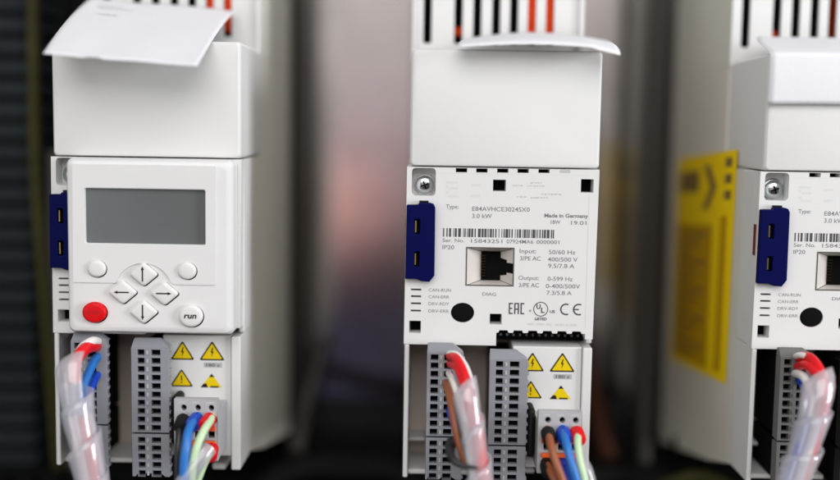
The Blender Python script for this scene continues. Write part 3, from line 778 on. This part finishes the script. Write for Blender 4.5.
lone_cable([(-58, -153, -150), (-56, -138, -165), (-51, -118, -178), (-48, -104, -186)], 4.0, W_GREY, 'grey cable rising from the trunking beside the keypad drive', group=GB)
lone_cable([(119.6, 185, -150), (119.4, 90, -151), (119.2, 0, -150), (119.6, -90, -150), (120.5, -153.9, -148)], 3.0, W_GREY, 'upright dark grey cable beside the yellow labelled drive', group=GB)
lone_cable([(118, -150, -95), (134, -142, -88), (150, -148, -78), (166, -162, -66)], 3.0, W_YELLOW, 'olive yellow cable below the yellow labelled drive', group=GB)
# slotted wiring duct and cables left of the keypad drive
m = MB()
m.box(-250, -182, -153.5, 185, -195, -192)
m.box(-250, -248, -153.5, 185, -191.9, -125); 
for i in range(34):
    y = -153+i*10; m.box(-184, -182, y, y+6.4, -191.9, -125)
m.box(-247.9, -184.1, -153.5, 185, -128, -125)
for i in range(34):
    y = -153+i*10; m.box(-246, -183.5, y+6.7, y+9.6, -124.9, -123.5, 1)
o = m.build('wiring_duct', [DUCT, TRUNK], base=(-216, 0, -195), bevel=0.4); o.location = conv((-216, 0, -195))
tag(o, 'blue grey slotted wiring duct beside the keypad drive', 'duct')
GL = 'upright cables beside the keypad drive'
lone_cable([(-176, 185, -110), (-174, 80, -108), (-175, 0, -110), (-173, -60, -112), (-170, -153, -120)], 2.6, W_YELLOW, 'upright olive green cable beside the slotted duct', group=GL)
lone_cable([(-166, 185, -150), (-165, 60, -150), (-167, -20, -150), (-164, -90, -150), (-160, -153.9, -150)], 5.5, C_BLACK, 'upright thick black cable behind the olive green one', group=GL)
lone_cable([(-171, 0, -128), (-170, -50, -124), (-166, -95, -118), (-158, -150, -112)], 4.2, W_GREY, 'upright grey cable curving past the slotted duct', group=GL)
lone_cable([(-150, 185, -168), (-150, 20, -168), (-149, -80, -168), (-150, -153.9, -168)], 6, mat('wire_dark_red', (0.06, 0.012, 0.01), 0.5, var=0.1), 'upright dark red cable next to the keypad drive', group=GL)

# ------------------------------------------------------------------ light
def area(name, loc, target, size, sizey, power, col):
    l = bpy.data.lights.new(name, 'AREA'); l.shape = 'RECTANGLE'; l.size = size; l.size_y = sizey; l.energy = power; l.color = col
    o = bpy.data.objects.new(name, l); COL.objects.link(o); o.location = loc
    d = Vector(target)-Vector(loc); o.rotation_euler = d.to_track_quat('-Z', 'Y').to_euler(); return o
area('ceiling_lamp', (0.05, -1.25, 0.83), (0.0, 0, -0.02), 1.5, 1.0, 13.8, (0.99, 0.992, 1.0))
area('window_light', (1.42, -0.58, 0.12), (-0.05, 0, -0.02), 0.4, 0.7, 17.5, (0.95, 0.97, 1.0))
area('left_fill_light', (-1.15, -1.25, 0.05), (-0.05, 0, -0.05), 0.6, 1.1, 3.4, (1.0, 1.0, 0.97))  # added fill from the left, no known lamp there

w = bpy.data.worlds.new('World'); SC.world = w; w.use_nodes = True
nt = w.node_tree; bg = nt.nodes['Background']
tc = nt.nodes.new('ShaderNodeTexCoord'); sp = nt.nodes.new('ShaderNodeSeparateXYZ'); nt.links.new(tc.outputs['Generated'], sp.inputs[0])
def math_(op, a, b=None, c=None):
    n = nt.nodes.new('ShaderNodeMath'); n.operation = op
    for i, x in enumerate((a, b, c)):
        if x is None: continue
        if isinstance(x, (int, float)): n.inputs[i].default_value = x
        else: nt.links.new(x, n.inputs[i])
    return n.outputs[0]
def mixc(f, a, b):
    n = nt.nodes.new('ShaderNodeMix'); n.data_type = 'RGBA'
    nt.links.new(f, n.inputs[0])
    for s, x in ((6, a), (7, b)):
        if isinstance(x, tuple): n.inputs[s].default_value = (*x, 1)
        else: nt.links.new(x, n.inputs[s])
    return n.outputs[2]
def smooth(x, lo, hi):
    n = nt.nodes.new('ShaderNodeMapRange'); n.interpolation_type = 'SMOOTHSTEP'; nt.links.new(x, n.inputs[0])
    n.inputs[1].default_value = lo; n.inputs[2].default_value = hi; return n.outputs[0]
back = math_('MAXIMUM', math_('MULTIPLY', sp.outputs['Y'], -1), 0.02)
az = math_('DIVIDE', sp.outputs['X'], back); el = math_('DIVIDE', sp.outputs['Z'], back)
# the room the drives face: pale wall above, dark clothes-like navy below, one warm blob between, dark to the sides
ramp = nt.nodes.new('ShaderNodeValToRGB'); mr = nt.nodes.new('ShaderNodeMapRange')
nt.links.new(el, mr.inputs[0]); mr.inputs[1].default_value = -0.30; mr.inputs[2].default_value = 0.20; nt.links.new(mr.outputs[0], ramp.inputs[0])
e = ramp.color_ramp.elements
def stop_(pos, c):
    s = e.new(pos); s.color = (*c, 1)
P = lambda v: (v+0.30)/0.50
e[0].position = 0; e[0].color = (0.02, 0.018, 0.016, 1); e[1].position = 1; e[1].color = (0.70, 0.64, 0.62, 1)
stop_(P(-0.275), (0.040, 0.038, 0.062)); stop_(P(-0.22), (0.050, 0.047, 0.085)); stop_(P(-0.15), (0.030, 0.027, 0.042)); stop_(P(-0.115), (0.035, 0.028, 0.034))
stop_(P(-0.05), (0.36, 0.27, 0.28)); stop_(P(0.02), (0.64, 0.53, 0.55)); stop_(P(0.08), (0.68, 0.61, 0.60))
dx = math_('DIVIDE', math_('ADD', az, 0.085), 0.04); dy = math_('DIVIDE', math_('ADD', el, 0.068), 0.035)
g = math_('POWER', 2.718, math_('MULTIPLY', math_('ADD', math_('MULTIPLY', dx, dx), math_('MULTIPLY', dy, dy)), -1.0))
room = mixc(math_('MULTIPLY', g, 0.9), ramp.outputs[0], (1.35, 0.70, 0.64))
m_l = smooth(az, -0.24, -0.13); m_r = math_('SUBTRACT', 1.0, smooth(math_('ADD', az, math_('MULTIPLY', math_('SUBTRACT', 0.11, el), 0.62)), 0.14, 0.24))
mask = math_('MULTIPLY', math_('MULTIPLY', m_l, m_r), smooth(math_('MULTIPLY', sp.outputs['Y'], -1), 0.0, 0.2))
side_amb = mixc(smooth(sp.outputs['Z'], -0.5, 0.6), (0.10, 0.095, 0.085), (0.42, 0.43, 0.44))
near = math_('MULTIPLY', smooth(math_('MULTIPLY', sp.outputs['Y'], -1), 0.75, 0.92), math_('SUBTRACT', 1.0, smooth(el, 0.2, 0.35)))
side_amb = mixc(near, side_amb, (0.035, 0.03, 0.028))
gl = math_('DIVIDE', math_('ADD', az, 0.31), 0.05)  # added pale patch, gives the keypad display a reflected gradient
side_amb = mixc(math_('MULTIPLY', near, math_('POWER', 2.718, math_('MULTIPLY', math_('MULTIPLY', gl, gl), -1.0))), side_amb, (0.50, 0.54, 0.52))
colr = mixc(mask, side_amb, room)
nt.links.new(colr, bg.inputs[0]); bg.inputs[1].default_value = 1.0

# ------------------------------------------------------------------ camera
cam = bpy.data.cameras.new('camera'); co = bpy.data.objects.new('camera', cam); COL.objects.link(co)
cam.sensor_width = 36; cam.lens = 1100/840*36; cam.clip_start = 0.01; cam.clip_end = 50
rx, ry, rz = (math.radians(a) for a in (5.807, -0.3372, -0.9011))
RX = Matrix.Rotation(rx, 3, 'X'); RY = Matrix.Rotation(ry, 3, 'Y'); RZ = Matrix.Rotation(rz, 3, 'Z')
R = RZ @ RX @ RY
Mx = Matrix(((1, 0, 0), (0, 0, -1), (0, 1, 0)))
co.matrix_world = Matrix.Translation(conv((7.47, 14.053, 400.906))) @ (Mx @ R.transposed()).to_4x4()
cam.dof.use_dof = True; cam.dof.aperture_fstop = 2.0; cam.dof.aperture_blades = 7
cam.dof.focus_distance = 0.402
SC.camera = co
vs = SC.view_settings; vs.view_transform = 'Standard'; vs.look = 'None'; vs.exposure = 0.05; vs.gamma = 1; vs.use_curve_mapping = False
SC.render.engine = 'CYCLES'
SC.cycles.use_denoising = True
SC.cycles.max_bounces = 10; SC.cycles.transparent_max_bounces = 16
